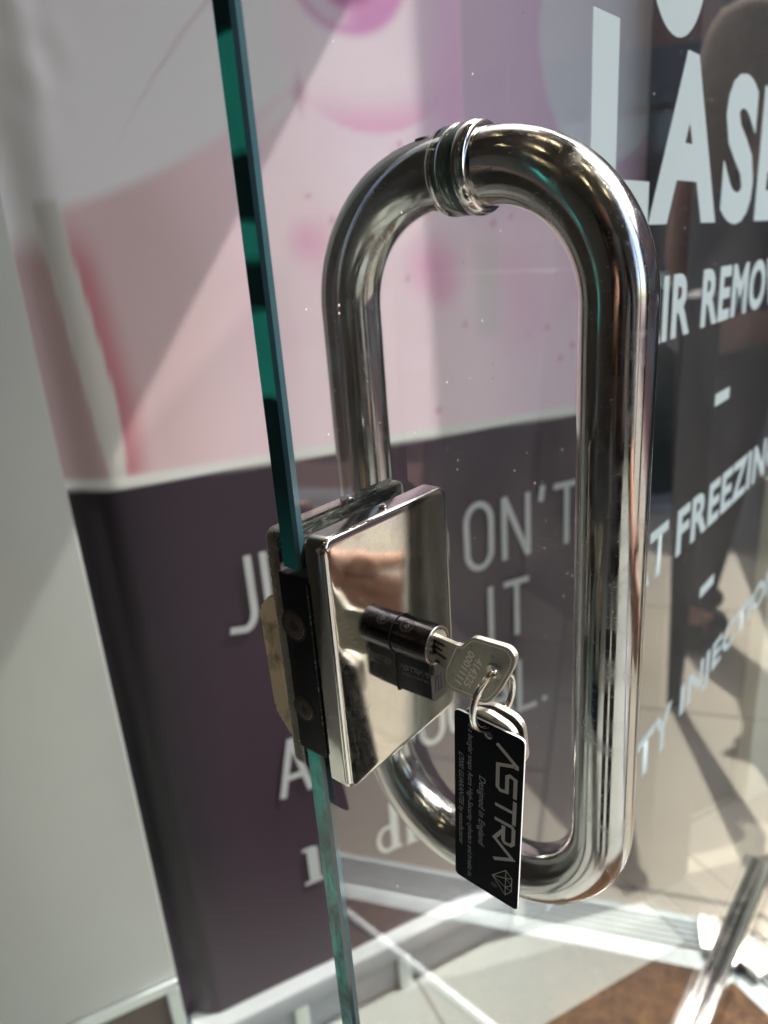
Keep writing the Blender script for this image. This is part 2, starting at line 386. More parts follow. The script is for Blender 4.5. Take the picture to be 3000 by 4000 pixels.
# ------------------------------------------------------------------ the place
FZ = -1050.0                                           # floor level, mm
T_ = Vector((0.3907, 0.9205, 0)); O_ = Vector((0.9205, -0.3907, 0))     # along the shop front / out to the street
H_ = Vector((918.0, -20.0, 0))                         # hinge post
def fac(t, o, z): return (H_ + T_ * t + O_ * o) * MM + Vector((0, 0, z * MM))
FRAME = Matrix(((T_.x, O_.x, 0, H_.x * MM), (T_.y, O_.y, 0, H_.y * MM), (0, 0, 1, 0), (0, 0, 0, 1)))
def fbox(name, mat, parent, t0, t1, o0, o1, z0, z1, bev=0): return box(name, mat, parent, t0, t1, o0, o1, z0, z1, bev=bev, frame=FRAME)

structure(fbox("ground", M['paving'], None, -60000, 60000, -60000, 60000, FZ - 120, FZ - 12))
structure(fbox("pavement", M['paving'], None, -30000, 30000, 4, 2200, FZ - 11, FZ - 4))
structure(fbox("kerb", M['kerb'], None, -30000, 30000, 2200, 2420, FZ - 11, FZ + 2))
structure(fbox("road", M['brickroad'], None, -30000, 30000, 2420, 6600, FZ - 11, FZ - 6))
structure(fbox("pavement", M['paving'], None, -30000, 30000, 6600, 9000, FZ - 11, FZ - 2))
structure(fbox("floor", M['tile'], None, -4200, 900, -4200, -107, FZ - 11, FZ - 1))

# threshold with its grooves
th = thing("door_threshold", "grooved bright aluminium door threshold lying across the entrance", "threshold")
bms = [box_bm(-1.35, 0.18, -0.106, 0.003, (FZ - 10) * MM, (FZ + 3) * MM, 0.002, 2, FRAME)]
fl = [box_bm(-1.35, 0.17, (-66 + 12 * k) * MM, (-62 + 12 * k) * MM, (FZ + 3.2) * MM, (FZ + 7) * MM, 0.001, 1, FRAME) for k in range(5)]
from_bm("sill_plate", join_bms(bms), M['sill'], th); from_bm("groove_strips", join_bms(fl), M['rib'], th)
fbox("end_block", M['steel_dull'], th, -60, 20, -78, -4, FZ + 7.5, FZ + 22, 3)

# coir mat
B0 = Vector((845.0, 68.0)); dB = Vector((-0.39, -0.92)); iB = Vector((-0.913, 0.407))
def matp(p): q = B0 + iB * p[0] + dB * p[1]; return q
poly = [(6, 0), (700, 0), (700, 1000), (6, 1000)]
bm = prism_bm(poly, lambda p: Vector((matp(p).x, matp(p).y, FZ + 8)) * MM, lambda p: Vector((matp(p).x, matp(p).y, FZ + 0.5)) * MM)
tag(from_bm("door_mat", bm, M['coir']), "brown coir door mat lying beneath the door beside the threshold", "mat")
# bright floor strip
a = Vector((523, -585)); b_ = Vector((500, -205)); d = (b_ - a).normalized(); nn = Vector((-d.y, d.x)) * 6.5
bm = prism_bm([tuple(a + nn), tuple(b_ + nn), tuple(b_ - nn), tuple(a - nn)], lambda p: Vector((p[0], p[1], FZ + 20)) * MM, lambda p: Vector((p[0], p[1], FZ + 8.4)) * MM, 0.003, 3)
tag(from_bm("trim_strip", bm, M['white_frame']), "narrow bright metal trim strip lying on the brown mat", "metal strip")

# ---- poster wall: s runs along it from its left end, z is height
WA = rad(-24.06); W0 = Vector((179.4, 567.3, 0)); WS = Vector((math.cos(WA), math.sin(WA), 0)); WN = Vector((math.sin(WA), -math.cos(WA), 0))  # WN faces the camera
def wall(s, z, o=0.0): return (W0 + WS * s + WN * o) * MM + Vector((0, 0, z * MM))
WF = Matrix(((WS.x, -WN.x, 0, W0.x * MM), (WS.y, -WN.y, 0, W0.y * MM), (0, 0, 1, 0), (0, 0, 0, 1)))
def wbox(name, mat, parent, s0, s1, o0, o1, z0, z1, bev=0, seg=3): return box(name, mat, parent, s0, s1, -o1, -o0, z0, z1, bev=bev, seg=seg, frame=WF)

rw = thing("entrance_wall", "white framed entrance side wall carrying the pink poster", "wall")
wbox("wall_core", M['plaster'], rw, 0, 882, -140, -22, FZ - 5, 2050)
wbox("end_frame", M['white_frame'], rw, 856, 880, -21, 16, FZ, 2050, 3)
wbox("bottom_rail", M['white_frame'], rw, 2, 854, -18, 30, -968, -931, 4)
wbox("kick_panel", M['white_frame'], rw, 2, 854, -18, 8, FZ - 4, -970, 1)
for s_ in (150, 330, 560): wbox("kick_rib", M['alu'], rw, s_, s_ + 22, 8.5, 20, FZ, -970, 2)

def smooth(a, b, x):
    t = max(0.0, min(1.0, (x - a) / (b - a))) if b != a else float(x > a); return t * t * (3 - 2 * t)
def mix3(a, b, f): return tuple(a[i] * (1 - f) + b[i] * f for i in range(3))
random.seed(3)
FLECK = [(random.uniform(300, 840), random.uniform(-100, 230), random.uniform(2.5, 5)) for _ in range(26)]
def art(s, z):
    dark0, dark1 = (0.024, 0.012, 0.021), (0.037, 0.019, 0.033)
    lim = -113 - 0.022 * s
    if z < lim - 4:
        c = mix3((0.003, 0.003, 0.007), dark1, smooth(14, 130, s))
        return mix3(c, dark0, smooth(-550, -250, z) * 0.4) if z > -600 else mix3(c, (0.075, 0.055, 0.066), smooth(-600, -950, z))
    c = (0.84, 0.81, 0.81)
    # cloth folds at the very left, then skin
    neck = 178 + 0.22 * (s - 45) + 0.0009 * (s - 45) ** 2
    sk = smooth(neck + 3, neck - 14, z) * smooth(42, 52, s)
    skin = mix3((0.80, 0.57, 0.58), (0.88, 0.69, 0.745), smooth(60, 330, s))
    skin = mix3(skin, (0.46, 0.36, 0.34), smooth(160, 40, abs(s - 110) + abs(z - 90) * 0.5) * 0.35)
    c = mix3(c, skin, sk)
    xs = 46 + max(0, 178 - z) * 0.10 if z > -30 else 66 - (-30 - z) * 0.05    # right edge of the strap
    c = mix3(c, (0.55, 0.17, 0.20), smooth(34, 0, s - xs) * smooth(-3, 1, s - xs) * sk * smooth(176, 110, z) * 0.85)
    xl = 24 + max(0, 170 - z) * 0.075
    strap = smooth(xl - 3, xl + 2, s) * smooth(xs + 1, xs - 3, s) * smooth(186, 176, z)
    c = mix3(c, (0.50, 0.31, 0.30), smooth(xl + 2, xl - 4, s) * smooth(165, 120, z) * 0.8)
    c = mix3(c, (0.66, 0.63, 0.58), strap)
    # a thin line from the chin, pink bloom, lips
    dl = abs((z - 352) + (215 - s) * 0.95 + 0.0022 * (215 - s) ** 2) if s < 225 else 99
    c = mix3(c, (0.58, 0.40, 0.38), smooth(5, 0, dl) * smooth(90, 190, s) * 0.5)
    c = mix3(c, (0.88, 0.70, 0.80), smooth(250, 420, s) * smooth(480, 500, z + s * 0.0 + 300) * 0.6)
    # chin: a pale lobe with a magenta lower rim, and the lower lip above it
    e = math.hypot((s - 400) / 112, (z - 335) / 94)
    face = smooth(1.03, 0.98, e) if z < 345 else smooth(285, 300, s) * smooth(516, 510, s)
    c = mix3(c, (0.90, 0.74, 0.79), face * 0.8)
    ang = smooth(330, 250, z + abs(s - 410) * 0.35)
    c = mix3(c, (0.84, 0.36, 0.58), smooth(0.45, 1.0, e) * smooth(1.03, 0.99, e) * ang * 0.75)
    c = mix3(c, (0.86, 0.46, 0.78), smooth(435, 508, s) * smooth(516, 513, s) * smooth(120, 260, z) * 0.7)
    l = math.hypot((s - 378) / 74, (z - 398) / 66)
    c = mix3(c, (0.66, 0.20, 0.50), smooth(1.05, 0.84, l) * 0.85)
    c = mix3(c, (0.40, 0.10, 0.24), smooth(0.62, 0.40, l) * smooth(345, 362, s) * 0.85)
    c = mix3(c, (0.74, 0.66, 0.70), smooth(13, 3, abs(math.hypot((s - 372) / 1.1, z - 392) - 40)) * smooth(392, 350, s) * 0.8)
    # white wedge and crease beside the chin
    c = mix3(c, (0.86, 0.86, 0.84), smooth(12, 2, abs((z - 262) - (s - 285) * 0.75)) * smooth(255, 275, s) * smooth(312, 300, s) * 0.6)
    for (a, b, r0, k) in ((300, 130, 34, .6), (330, 118, 60, .35), (466, 90, 58, .7), (480, 60, 34, .45), (585, 90, 80, .25), (600, 20, 90, .3), (560, 260, 120, .25), (700, 60, 80, .25), (250, 20, 70, .12)):
        rr = math.hypot(s - a, z - b); c = mix3(c, (0.82, 0.34, 0.54), smooth(r0, 0, rr) * k)
    c = mix3(c, (0.52, 0.15, 0.30), smooth(16, 0, abs(s - 309) + abs(z - 278) * 0.5) * 0.5)
    if s > 514: c = mix3(c, (0.62, 0.44, 0.60), smooth(514, 518, s) * smooth(120, 190, z) * 0.75 + smooth(518, 640, s) * 0.25)  # purple-grey past the sharp edge: a glass reflection painted into the print
    rl = math.hypot((s - 735) / 0.72, (z - 350)); c = mix3(c, (0.66, 0.68, 0.72), smooth(152, 146, rl) * 0.85)
    c = mix3(c, (0.60, 0.62, 0.58), smooth(26, 8, abs(s - 545)) * smooth(150, 80, z) * smooth(-10, 10, z) * 0.5)
    for (a, b, r0) in FLECK:
        if abs(s - a) < 9 and abs(z - b) < 9: c = mix3(c, (0.62, 0.22, 0.36), smooth(r0 * 1.5, r0 * 0.4, math.hypot(s - a, z - b)) * 0.7)
    c = mix3(c, (0.80, 0.80, 0.74), smooth(lim + 15, lim + 6, z))
    return mix3(c, dark1, smooth(lim, lim - 4, z))
po = thing("poster", "pink and dark purple beauty poster covering the entrance wall", "poster")
NS, zs = 180, []
z_ = -930.0
while z_ < 1500: zs.append(z_); z_ += (60 if z_ < -260 else 4.5 if z_ < 420 else 60)
zs.append(1500.0); ss = [-6 + 862 * (k / NS) ** 1.15 for k in range(NS + 1)]
verts, faces, cols = [], [], []
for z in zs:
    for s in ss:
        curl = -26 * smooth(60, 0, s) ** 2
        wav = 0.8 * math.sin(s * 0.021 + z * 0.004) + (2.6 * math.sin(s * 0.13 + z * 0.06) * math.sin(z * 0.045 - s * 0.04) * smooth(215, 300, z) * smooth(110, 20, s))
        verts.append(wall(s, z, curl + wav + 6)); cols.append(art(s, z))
W_ = len(ss)
for j in range(len(zs) - 1):
    for i in range(W_ - 1): q = j * W_ + i; faces.append((q, q + 1, q + W_ + 1, q + W_))
me = bpy.data.meshes.new("sheet"); me.from_pydata(verts, [], faces)
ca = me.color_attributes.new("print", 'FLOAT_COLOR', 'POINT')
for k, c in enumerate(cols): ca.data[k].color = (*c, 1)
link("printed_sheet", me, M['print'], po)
pf = lambda x, y, o=0.0: wall(x, y, 9.5 + o)
SW = 9.5
def put(chars):   # thin sans capitals built from strokes
    out = []
    for ch, x, y, w_, h in chars:
        q = lambda pts, cl=False: out.append(([(x + px * w_, y + py * h) for px, py in pts], SW, cl))
        if ch == 'J': q([(1, 1), (1, .25)] + [(0.55 + .45 * math.cos(rad(-a)), .25 + .25 * math.sin(rad(-a))) for a in range(10, 91, 16)] + [(0.0, .03)])
        if ch == 'U': q([(0, 1)] + [(.5 - .5 * math.cos(rad(a)), .3 - .3 * math.sin(rad(a))) for a in range(0, 181, 15)] + [(1, 1)])
        if ch == 'S': q([(1, .78), (.85, .95), (.5, 1), (.15, .93), (.02, .76), (.15, .6), (.85, .4), (1, .25), (.85, .07), (.5, 0), (.15, .06), (0, .22)])
        if ch == 'T': q([(0, 1), (1, 1)]); q([(.5, .96), (.5, 0)])
        if ch == 'D': q([(0, 0), (0, 1), (.5, 1), (.85, .9), (1, .65), (1, .35), (.85, .1), (.5, 0)], True)
        if ch == 'O': q([(.5 + .5 * math.cos(rad(a)) if abs(math.sin(rad(a))) > .01 else .5 + .5 * math.cos(rad(a)), .5 + (.22 if math.sin(rad(a)) >= 0 else -.22) + .28 * math.sin(rad(a))) for a in range(0, 360, 15)], True)
        if ch == 'N': q([(0, 0), (0, 1)]); q([(0, 1), (1, 0)]); q([(1, 0), (1, 1)])
        if ch == "'": q([(.5, 1.05), (.3, .8)])
        if ch == 'I': q([(.5, 0), (.5, 1)])
        if ch == 'A': q([(0, 0), (.5, 1)]); q([(.5, 1), (1, 0)]); q([(.2, .33), (.8, .33)])
        if ch == 'L': q([(0, 1), (0, 0), (1, 0)])
        if ch == 'C': q([(1, .78), (.9, .93), (.5, 1), (.12, .9), (0, .7), (0, .3), (.12, .1), (.5, 0), (.9, .07), (1, .22)])
        if ch == '.': q([(0, 0), (0, .09)])
    return out
l1 = put([('J', 146, -326, 34, 98), ('U', 200, -326, 42, 98), ('S', 262, -326, 38, 98), ('T', 312, -326, 46, 98), ('D', 418, -330, 42, 98), ('O', 496, -331, 42, 98), ('N', 561, -330, 42, 98), ("'", 620, -330, 20, 98), ('T', 650, -330, 50, 96)])
flat_from_bm("lettering", strokes_bm(l1, pf), M['poster_ink'], po)
l2 = put([('I', 512, -458, 44, 92), ('T', 558, -460, 46, 90)]); flat_from_bm("lettering", strokes_bm(l2, pf), M['poster_ink'], po)
l3 = put([('A', 182, -598, 42, 92), ('N', 238, -598, 36, 92), ('T', 284, -598, 38, 92), ('I', 318, -598, 30, 92), ('S', 352, -598, 36, 92), ('O', 404, -598, 38, 92), ('C', 456, -598, 36, 92), ('I', 494, -598, 26, 92), ('A', 524, -598, 44, 92), ('L', 584, -598, 34, 92), ('.', 634, -598, 10, 92)])
flat_from_bm("lettering", strokes_bm(l3, pf), M['poster_ink'], po)
sf = [([(213, -700), (213, -760)], 17, False), ([(198, -700), (216, -700)], 6, False), ([(196, -761), (232, -761)], 6, False),
      ([(328, -705), (328, -762)], 13, False), ([(350, -690), (350, -762)], 5, False)]
sf += [(arc(334, -742, 15, 22, 60, 300), 7, False), ([(347, -676), (347, -764)], 13, False), ([(338, -764), (358, -764)], 5, False),
       ([(374, -712), (374, -764)], 12, False), ([(366, -766), (386, -766)], 5, False), (arc(384, -718, 9, 9, 160, 20, 6), 8, False),
       (arc(410, -746, 11, 16, 40, 320), 7, False), ([(421, -722), (421, -764)], 10, False)]
flat_from_bm("logo_lettering", strokes_bm(sf[:3] + sf[5:], pf), M['poster_ink'], po)

pil = thing("grey_panel", "satin grey metal panel standing beside the poster's dark edge", "panel")
wbox("return_wall", M['dark_brown'], pil, -2600, -281, -60, 0, FZ, 2050)
wbox("panel_face", M['panel'], pil, -280, -3, -60, 4, -828, 2050, 3)
wbox("base_frame", M['alu'], pil, -280, -3, -40, 10, -846, -829, 2)
wbox("edge_post", M['alu'], pil, -20, -3, -40, 9, FZ, -847, 2)
wbox("base_panel", M['brown_panel'], pil, -280, -22, -50, -14, FZ, -847)

# ---- what stands past the wall's end, out on the street
nb = thing("neighbouring_shopfront", "dark painted neighbouring shopfront just past the poster wall", "shopfront")
wbox("dark_cladding", M['dark_wall'], nb, 884, 4200, -160, -30, FZ - 5, 3200)
wbox("pale_board", M['pale'], nb, 884, 932, -29, -6, FZ, -300, 2)
wbox("pale_pilaster", M['pale'], nb, 1170, 1420, -29, 4, FZ, -330, 2)
bms = []
for r_ in range(14):
    for c_ in range(2): bms.append(box_bm((886 + c_ * 36) * MM, (918 + c_ * 36) * MM, 6 * MM, 28 * MM, (290 + r_ * 40) * MM, (322 + r_ * 40) * MM, 0.002, 2, WF))
from_bm("white_tiles", join_bms(bms), M['towel'], nb)

# ---- shop front frame and room
sf_ = thing("shopfront_frame", "dark metal shopfront frame with a deep header above the entrance", "frame")
fbox("header", M['dark_wall'], sf_, -4200, 236, -100, 0, 1640, 1900)
fbox("poster_shade_box", M['dark_wall'], sf_, -260, 236, -96, -4, 1090, 1430)  # unseen box added to cast the diagonal shadow band across the poster
fbox("hinge_post", M['dark_wall'], sf_, 150, 236, -100, 0, FZ, 1089)
fbox("transom_post", M['dark_wall'], sf_, 180, 236, -96, -4, 1431, 1639)
for t_ in (-1100, -2300, -3400): fbox("mullion", M['dark_wall'], sf_, t_, t_ + 60, -90, -5, FZ, 1639)
fbox("window_sill", M['steel_dull'], sf_, -4200, -1352, -105, 3, FZ + 1, FZ + 60)
cl = thing("ceiling_panel", "dark warm grey ceiling over the entrance with small lit downlights", "ceiling")
fbox("ceiling_board", M['ceiling'], cl, -4200, 900, -4200, 60, 1900, 1960)
for (t_, o_) in ((-300, -500), (-1000, -520), (-1700, -540), (-500, -1500), (-1500, -1500), (-700, -2700)):
    p = H_ + T_ * t_ + O_ * o_
    from_bm("downlight", lathe_bm([(0, 0), (0, 27), (6, 31), (9, 31)], (p.x, p.y, 1885), (0, 0, 1), 24), M['bulb'], cl)
bw = thing("room_back_wall", "plain grey back wall of the shop behind the photographer", "wall")
fbox("plaster_face", M['plaster'], bw, -4200, 900, -4300, -4200, FZ, 1960)
fbox("dado_board", M['brown_panel'], bw, -4200, 900, -4190, -4150, FZ, FZ + 900)
sw_ = thing("room_side_wall", "plain grey side wall of the shop opposite the poster", "wall")
fbox("plaster_face", M['plaster'], sw_, -4300, -4201, -4300, 0, FZ, 1960)
fbox("white_cabinet_front", M['white_frame'], sw_, -4199, -3900, -2600, -1500, FZ, 300)

# ---- across the road
ob = thing("brick_building", "red brick shop building with dark windows across the road", "building")
fbox("brick_facade", M['brickwall'], ob, -14000, 9000, 9000, 15000, FZ, 7200)
for k in range(7):
    t0 = -13000 + k * 3000
    fbox("shop_window", M['window'], ob, t0, t0 + 2300, 8950, 9010, FZ + 500, 1500)
    fbox("fascia", M['dark_wall'], ob, t0 - 100, t0 + 2400, 8880, 9010, 1560, 2150)
    fbox("upper_window", M['window'], ob, t0 + 500, t0 + 1500, 8960, 9010, 3400, 5200)
    fbox("window_frame", M['white_frame'], ob, t0 + 440, t0 + 1560, 8975, 9008, 3340, 5260)
bn = thing("litter_bin", "dark teal street litter bin standing near the kerb", "bin")
p = (3300, -1150)
from_bm("bin_body", lathe_bm([(0, 0), (0, 230), (60, 240), (900, 250), (930, 255), (960, 250), (1010, 120), (1010, 0)], (p[0], p[1], FZ - 4), (0, 0, 1), 32), M['teal'], bn)
from_bm("bin_foot", lathe_bm([(0, 0), (0, 330), (14, 330), (14, 0)], (p[0], p[1], FZ - 5), (0, 0, 1), 32), M['kerb'], bn)

ab = thing("added_dark_board", "black folding board added on the pavement outside to darken the glass reflection", "added board")  # made-up object, placed so the door glass reflects something dark
AB = Matrix.Translation(Vector((1.72, -0.98, FZ * MM))) @ Matrix.Rotation(rad(-62), 4, 'Z')
for sg in (-1, 1):
    from_bm("board_panel", box_bm(-.33, .33, -.012, .012, 0.0, 1.08, 0.004, 2, AB @ Matrix.Translation(Vector((0, sg * .17, .01))) @ Matrix.Rotation(sg * rad(8.5), 4, 'X')), M['dark_wall'], ab)
from_bm("top_hinge", box_bm(-.34, .34, -.03, .03, 1.06, 1.10, 0.004, 2, AB), M['dark_wall'], ab)

bo = thing("added_dark_post", "slim black tapered post added outside for the dark strip in the glass", "added_dark_post")  # invented post giving the upright dark strip reflected in the door
from_bm("post_shaft", lathe_bm([(0, 0), (0, 17), (300, 24), (700, 40), (985, 43), (1000, 40)], (1530, -338, FZ - 3.5), (0, 0, 1), 28), M['cloth'], bo)
from_bm("post_cap", lathe_bm([(0, 44), (14, 46), (34, 40), (46, 20), (50, 0)], (1530, -338, FZ + 996), (0, 0, 1), 28), M['slot'], bo)

# ---- passer-by (seen only as a reflection)
def skin_body(name, joints, edges, mat, parent, sub=2, root=0):
    me = bpy.data.meshes.new(name); me.from_pydata([Vector(j[0]) for j in joints], edges, [])
    me.materials.append(mat); o = bpy.data.objects.new(name, me); COL.objects.link(o); o.parent = parent
    me.skin_vertices.new() if hasattr(me.skin_vertices, 'new') else None
    md = o.modifiers.new("skin", 'SKIN')
    if not me.skin_vertices: 
        return o
    for k, j in enumerate(joints):
        r = j[1]; me.skin_vertices[0].data[k].radius = (r, r) if not isinstance(r, tuple) else r; me.skin_vertices[0].data[k].use_root = (k == root)
    md.use_smooth_shade = True; s = o.modifiers.new("sub", 'SUBSURF'); s.levels = sub; s.render_levels = sub; return o
pr = thing("person", "woman in a black top and trousers passing the doorway, seen in the glass", "person")
pr.location = (2.0, -0.40, FZ * MM); pr.rotation_euler = (0, 0, rad(-70))
J = [((0, 0, .93), (.14, .10)), ((0, 0, 1.08), (.115, .085)), ((0, 0, 1.25), (.14, .09)), ((0, 0, 1.36), (.075, .06)), ((0, .01, 1.43), .045), ((0, .02, 1.53), (.075, .09)), ((0, .02, 1.61), (.065, .08)),
     ((.16, 0, 1.33), .048), ((.21, .02, 1.08), .036), ((.19, .14, .88), .026), ((.18, .20, .80), .022),
     ((-.16, 0, 1.33), .048), ((-.21, 0, 1.08), .036), ((-.22, .06, .86), .026), ((-.22, .10, .78), .022),
     ((.06, 0, .86), .07), ((.06, .06, .48), .044), ((.06, -.02, .08), .032), ((.06, .10, .04), .026),
     ((-.06, 0, .86), .07), ((-.06, -.04, .48), .044), ((-.06, -.16, .09), .032), ((-.06, -.04, .04), .026)]
E_ = [(0, 1), (1, 2), (2, 3), (3, 4), (4, 5), (5, 6), (3, 7), (7, 8), (8, 9), (9, 10), (3, 11), (11, 12), (12, 13), (13, 14), (0, 15), (15, 16), (16, 17), (17, 18), (0, 19), (19, 20), (20, 21), (21, 22)]
skin_body("body", J, E_, M['skin'], pr)
skin_body("top", [((0, 0, .90), (.165, .125)), ((0, 0, 1.08), (.135, .105)), ((0, 0, 1.26), (.16, .11)), ((0, 0, 1.345), (.10, .075))], [(0, 1), (1, 2), (2, 3)], M['cloth'], pr)
skin_body("trousers", [((0, 0, .95), (.13, .11)), ((.06, 0, .85), .085), ((.06, .06, .48), .056), ((.06, -.02, .10), .045), ((-.06, 0, .85), .085), ((-.06, -.04, .48), .056), ((-.06, -.15, .11), .045)], [(0, 1), (1, 2), (2, 3), (0, 4), (4, 5), (5, 6)], M['cloth'], pr)
for q in (.06, -.06):
    y0 = -.02 if q > 0 else -.16
    skin_body("shoe", [((q, y0 - .03, .05), .045), ((q, y0 + .06, .045), .045), ((q, y0 + .15, .035), .038)], [(0, 1), (1, 2)], M['slot'], pr)
skin_body("hair", [((0, .0, 1.67), (.095, .11)), ((0, -.05, 1.56), (.11, .085)), ((0.02, -.10, 1.40), (.10, .055)), ((0.03, -.11, 1.24), (.06, .035))], [(0, 1), (1, 2), (2, 3)], M['hair'], pr)

# ---- the photographer, dark in the polished steel
ph = thing("person", "photographer in a dark jacket standing close behind the camera", "person")
ph.location = (-0.40, -0.42, FZ * MM)
def L3(x, y, z): return (x + .40, y + .42, z - FZ * MM)
fx, fy = .74, .67; rx, ry = .67, -.74
def B3(f, r, z): return (fx * f + rx * r, fy * f + ry * r, z)
handR = L3(.165, -.215, -.115); wr = L3(.10, -.275, -.085); el = L3(-.10, -.52, .03)
handL = L3(-.275, -.215, .06); wl = L3(-.345, -.20, .03); ll = L3(-.53, -.17, .05)
Jp = [(B3(0, 0, .95), (.15, .12)), (B3(0, 0, 1.15), (.14, .11)), (B3(.02, 0, 1.34), (.15, .10)), (B3(.02, 0, 1.46), .055), (B3(.05, 0, 1.56), (.075, .09)), (B3(.07, 0, 1.65), (.07, .085)),
      (B3(.02, .19, 1.39), .055), (el, .042), (wr, .027), (handR, .03), (B3(.02, -.19, 1.39), .055), (ll, .042), (wl, .027), (handL, .03),
      (B3(0, .1, .88), .09), (B3(.03, .11, .48), .06), (B3(0, .12, .08), .04), (B3(.13, .13, .04), .035), (B3(0, -.1, .88), .09), (B3(.03, -.11, .48), .06), (B3(0, -.12, .08), .04), (B3(.13, -.13, .04), .035)]
Ep = [(0, 1), (1, 2), (2, 3), (3, 4), (4, 5), (2, 6), (6, 7), (7, 8), (8, 9), (2, 10), (10, 11), (11, 12), (12, 13), (0, 14), (14, 15), (15, 16), (16, 17), (0, 18), (18, 19), (19, 20), (20, 21)]
def fingers(J, E, h, idx, d, side, sc=1.0):
    d = Vector(d).normalized(); sd_ = Vector(side).normalized(); dn = d.cross(sd_)
    for k, (o, ln) in enumerate(((-.026, .060), (-.009, .072), (.009, .068), (.026, .052))):
        p = Vector(h) + sd_ * o + d * .028; a1 = p + d * ln * .5; a2 = p + d * ln * .85 + dn * .018; n = len(J)
        J += [(tuple(p), .0095), (tuple(a1), .0085), (tuple(a2), .0075)]; E += [(idx, n), (n, n + 1), (n + 1, n + 2)]
    p = Vector(h) + sd_ * .030 - d * .01; n = len(J); J += [(tuple(p), .012), (tuple(p + sd_ * .022 + d * .028), .010), (tuple(p + sd_ * .030 + d * .05), .009)]; E += [(idx, n), (n, n + 1), (n + 1, n + 2)]
fingers(Jp, Ep, handR, 9, (.065, .06, -.03), (-.2, .1, 1)); fingers(Jp, Ep, handL, 13, (.02, -.02, .06), (.3, .6, 0))
skin_body("body", Jp, Ep, M['skin'], ph)
skin_body("jacket", [(B3(0, 0, .84), (.175, .145)), (B3(0, 0, 1.12), (.175, .14)), (B3(.02, 0, 1.34), (.19, .13)), (B3(.02, 0, 1.43), (.085, .08)), (B3(.02, .19, 1.40), .078), (el, .06), (tuple(Vector(wr) * .85 + Vector(el) * .15), .043), (B3(.02, -.19, 1.40), .078), (ll, .06), (tuple(Vector(wl) * .85 + Vector(ll) * .15), .043)],
          [(0, 1), (1, 2), (2, 3), (2, 4), (4, 5), (5, 6), (2, 7), (7, 8), (8, 9)], M['cloth'], ph)
skin_body("trousers", [(B3(0, 0, .92), (.165, .135)), (B3(0, .1, .86), .11), (B3(.03, .11, .48), .08), (B3(0, .12, .10), .065), (B3(0, -.1, .86), .11), (B3(.03, -.11, .48), .08), (B3(0, -.12, .10), .065)], [(0, 1), (1, 2), (2, 3), (0, 4), (4, 5), (5, 6)], M['cloth'], ph)
skin_body("hair", [(B3(.03, 0, 1.70), (.09, .10)), (B3(-.03, 0, 1.62), (.085, .07))], [(0, 1)], M['slot'], ph)

# ------------------------------------------------------------------ THE DOOR
door = thing("glass_door", "frameless green edged glass door with pale blue lettering, standing open", "door")
DG = 10.0; DT, DBm = 1080.0, -1035.0; DW = 1010.0
# slab with its cut-out behind the lock
out = [(4, DT), (4, -5)]
out += [(4 + 3 * (1 - math.cos(rad(a))), -5 - 4 * math.sin(rad(a))) for a in range(0, 91, 18)] + [(58, -9), (58, -91), (4, -91), (4, DBm), (DW, DBm), (DW, DT)]
bm = prism_bm(out, lambda p: Vector((p[0], 0, p[1])) * MM, lambda p: Vector((p[0], DG, p[1])) * MM)
bmesh.ops.recalc_face_normals(bm, faces=bm.faces); 
bmesh.ops.triangulate(bm, faces=[f for f in bm.faces if len(f.verts) > 4])
me = bpy.data.meshes.new("pane"); bm.to_mesh(me); bm.free(); link("glass_pane", me, M['glass'], door, False)
def edge_strip(z0, z1):
    prof = [(4, 0.0), (1.4, 0.0), (0, 1.2), (0, DG - 1.2), (1.4, DG), (4, DG)]
    bm = bmesh.new(); n = max(2, int((z1 - z0) / 10)); prev = None
    for k in range(n + 1):
        z = z0 + (z1 - z0) * k / n; row = [bm.verts.new(Vector((x, y, z)) * MM) for x, y in prof]
        if prev:
            for i in range(5):
                f = bm.faces.new((prev[i], prev[i + 1], row[i + 1], row[i])); f.material_index = 0 if i == 2 else 1
        prev = row
    bmesh.ops.recalc_face_normals(bm, faces=bm.faces)
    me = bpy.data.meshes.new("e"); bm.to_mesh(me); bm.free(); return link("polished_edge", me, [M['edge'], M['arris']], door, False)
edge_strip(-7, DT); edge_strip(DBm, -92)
# bottom rail
box("bottom_rail", M['steel'], door, 8, 1004, -18, -0.6, -1036, -960, bev=1.5)
box("bottom_rail", M['steel'], door, 8, 1004, DG + .6, DG + 18, -1036, -960, bev=1.5)
# lettering on the near face
df = lambda x, y, o=0.0: Vector((x, -0.25 - o, y)) * MM
def vt(s, x0, x1, y0, y1, bold=0.0): return text("lettering", s, df, x0, x1, y0, y1, M['vinyl'], door, bold=bold * (1.0 if len(s) < 2 else 0.72), spacing=1.0 if len(s) < 2 else 1.09)
vt("L", 245, 331, 112, 219, 0.05); vt("A", 332, 470, 112, 219, 0.042); vt("S", 480, 566, 110, 221, 0.042); vt("E", 580, 655, 112, 219, 0.05); vt("R", 670, 768, 112, 219, 0.05)
vt("HAIR", 272, 425, 32, 78, 0.042); vt("REMOVAL", 452, 768, 32, 78, 0.042)
vt("FAT", 292, 406, -160, -116, 0.042); vt("FREEZING", 428, 770, -160, -116, 0.042)
vt("BEAUTY", 196, 446, -357, -312, 0.042); vt("INJECTIONS", 470, 872, -357, -312, 0.042)
for z in (-42, -232):
    bm = bmesh.new(); bm.faces.new([bm.verts.new(df(x, y)) for x, y in ((507, z), (549, z), (549, z + 11), (507, z + 11))]); flat_from_bm("lettering", bm, M['vinyl'], door)
bm = bmesh.new(); bm.faces.new([bm.verts.new(df(x, y)) for x, y in arc(365, 275, 52, 52, 0, 352, 44)]); flat_from_bm("lettering", bm, M['vinyl'], door)

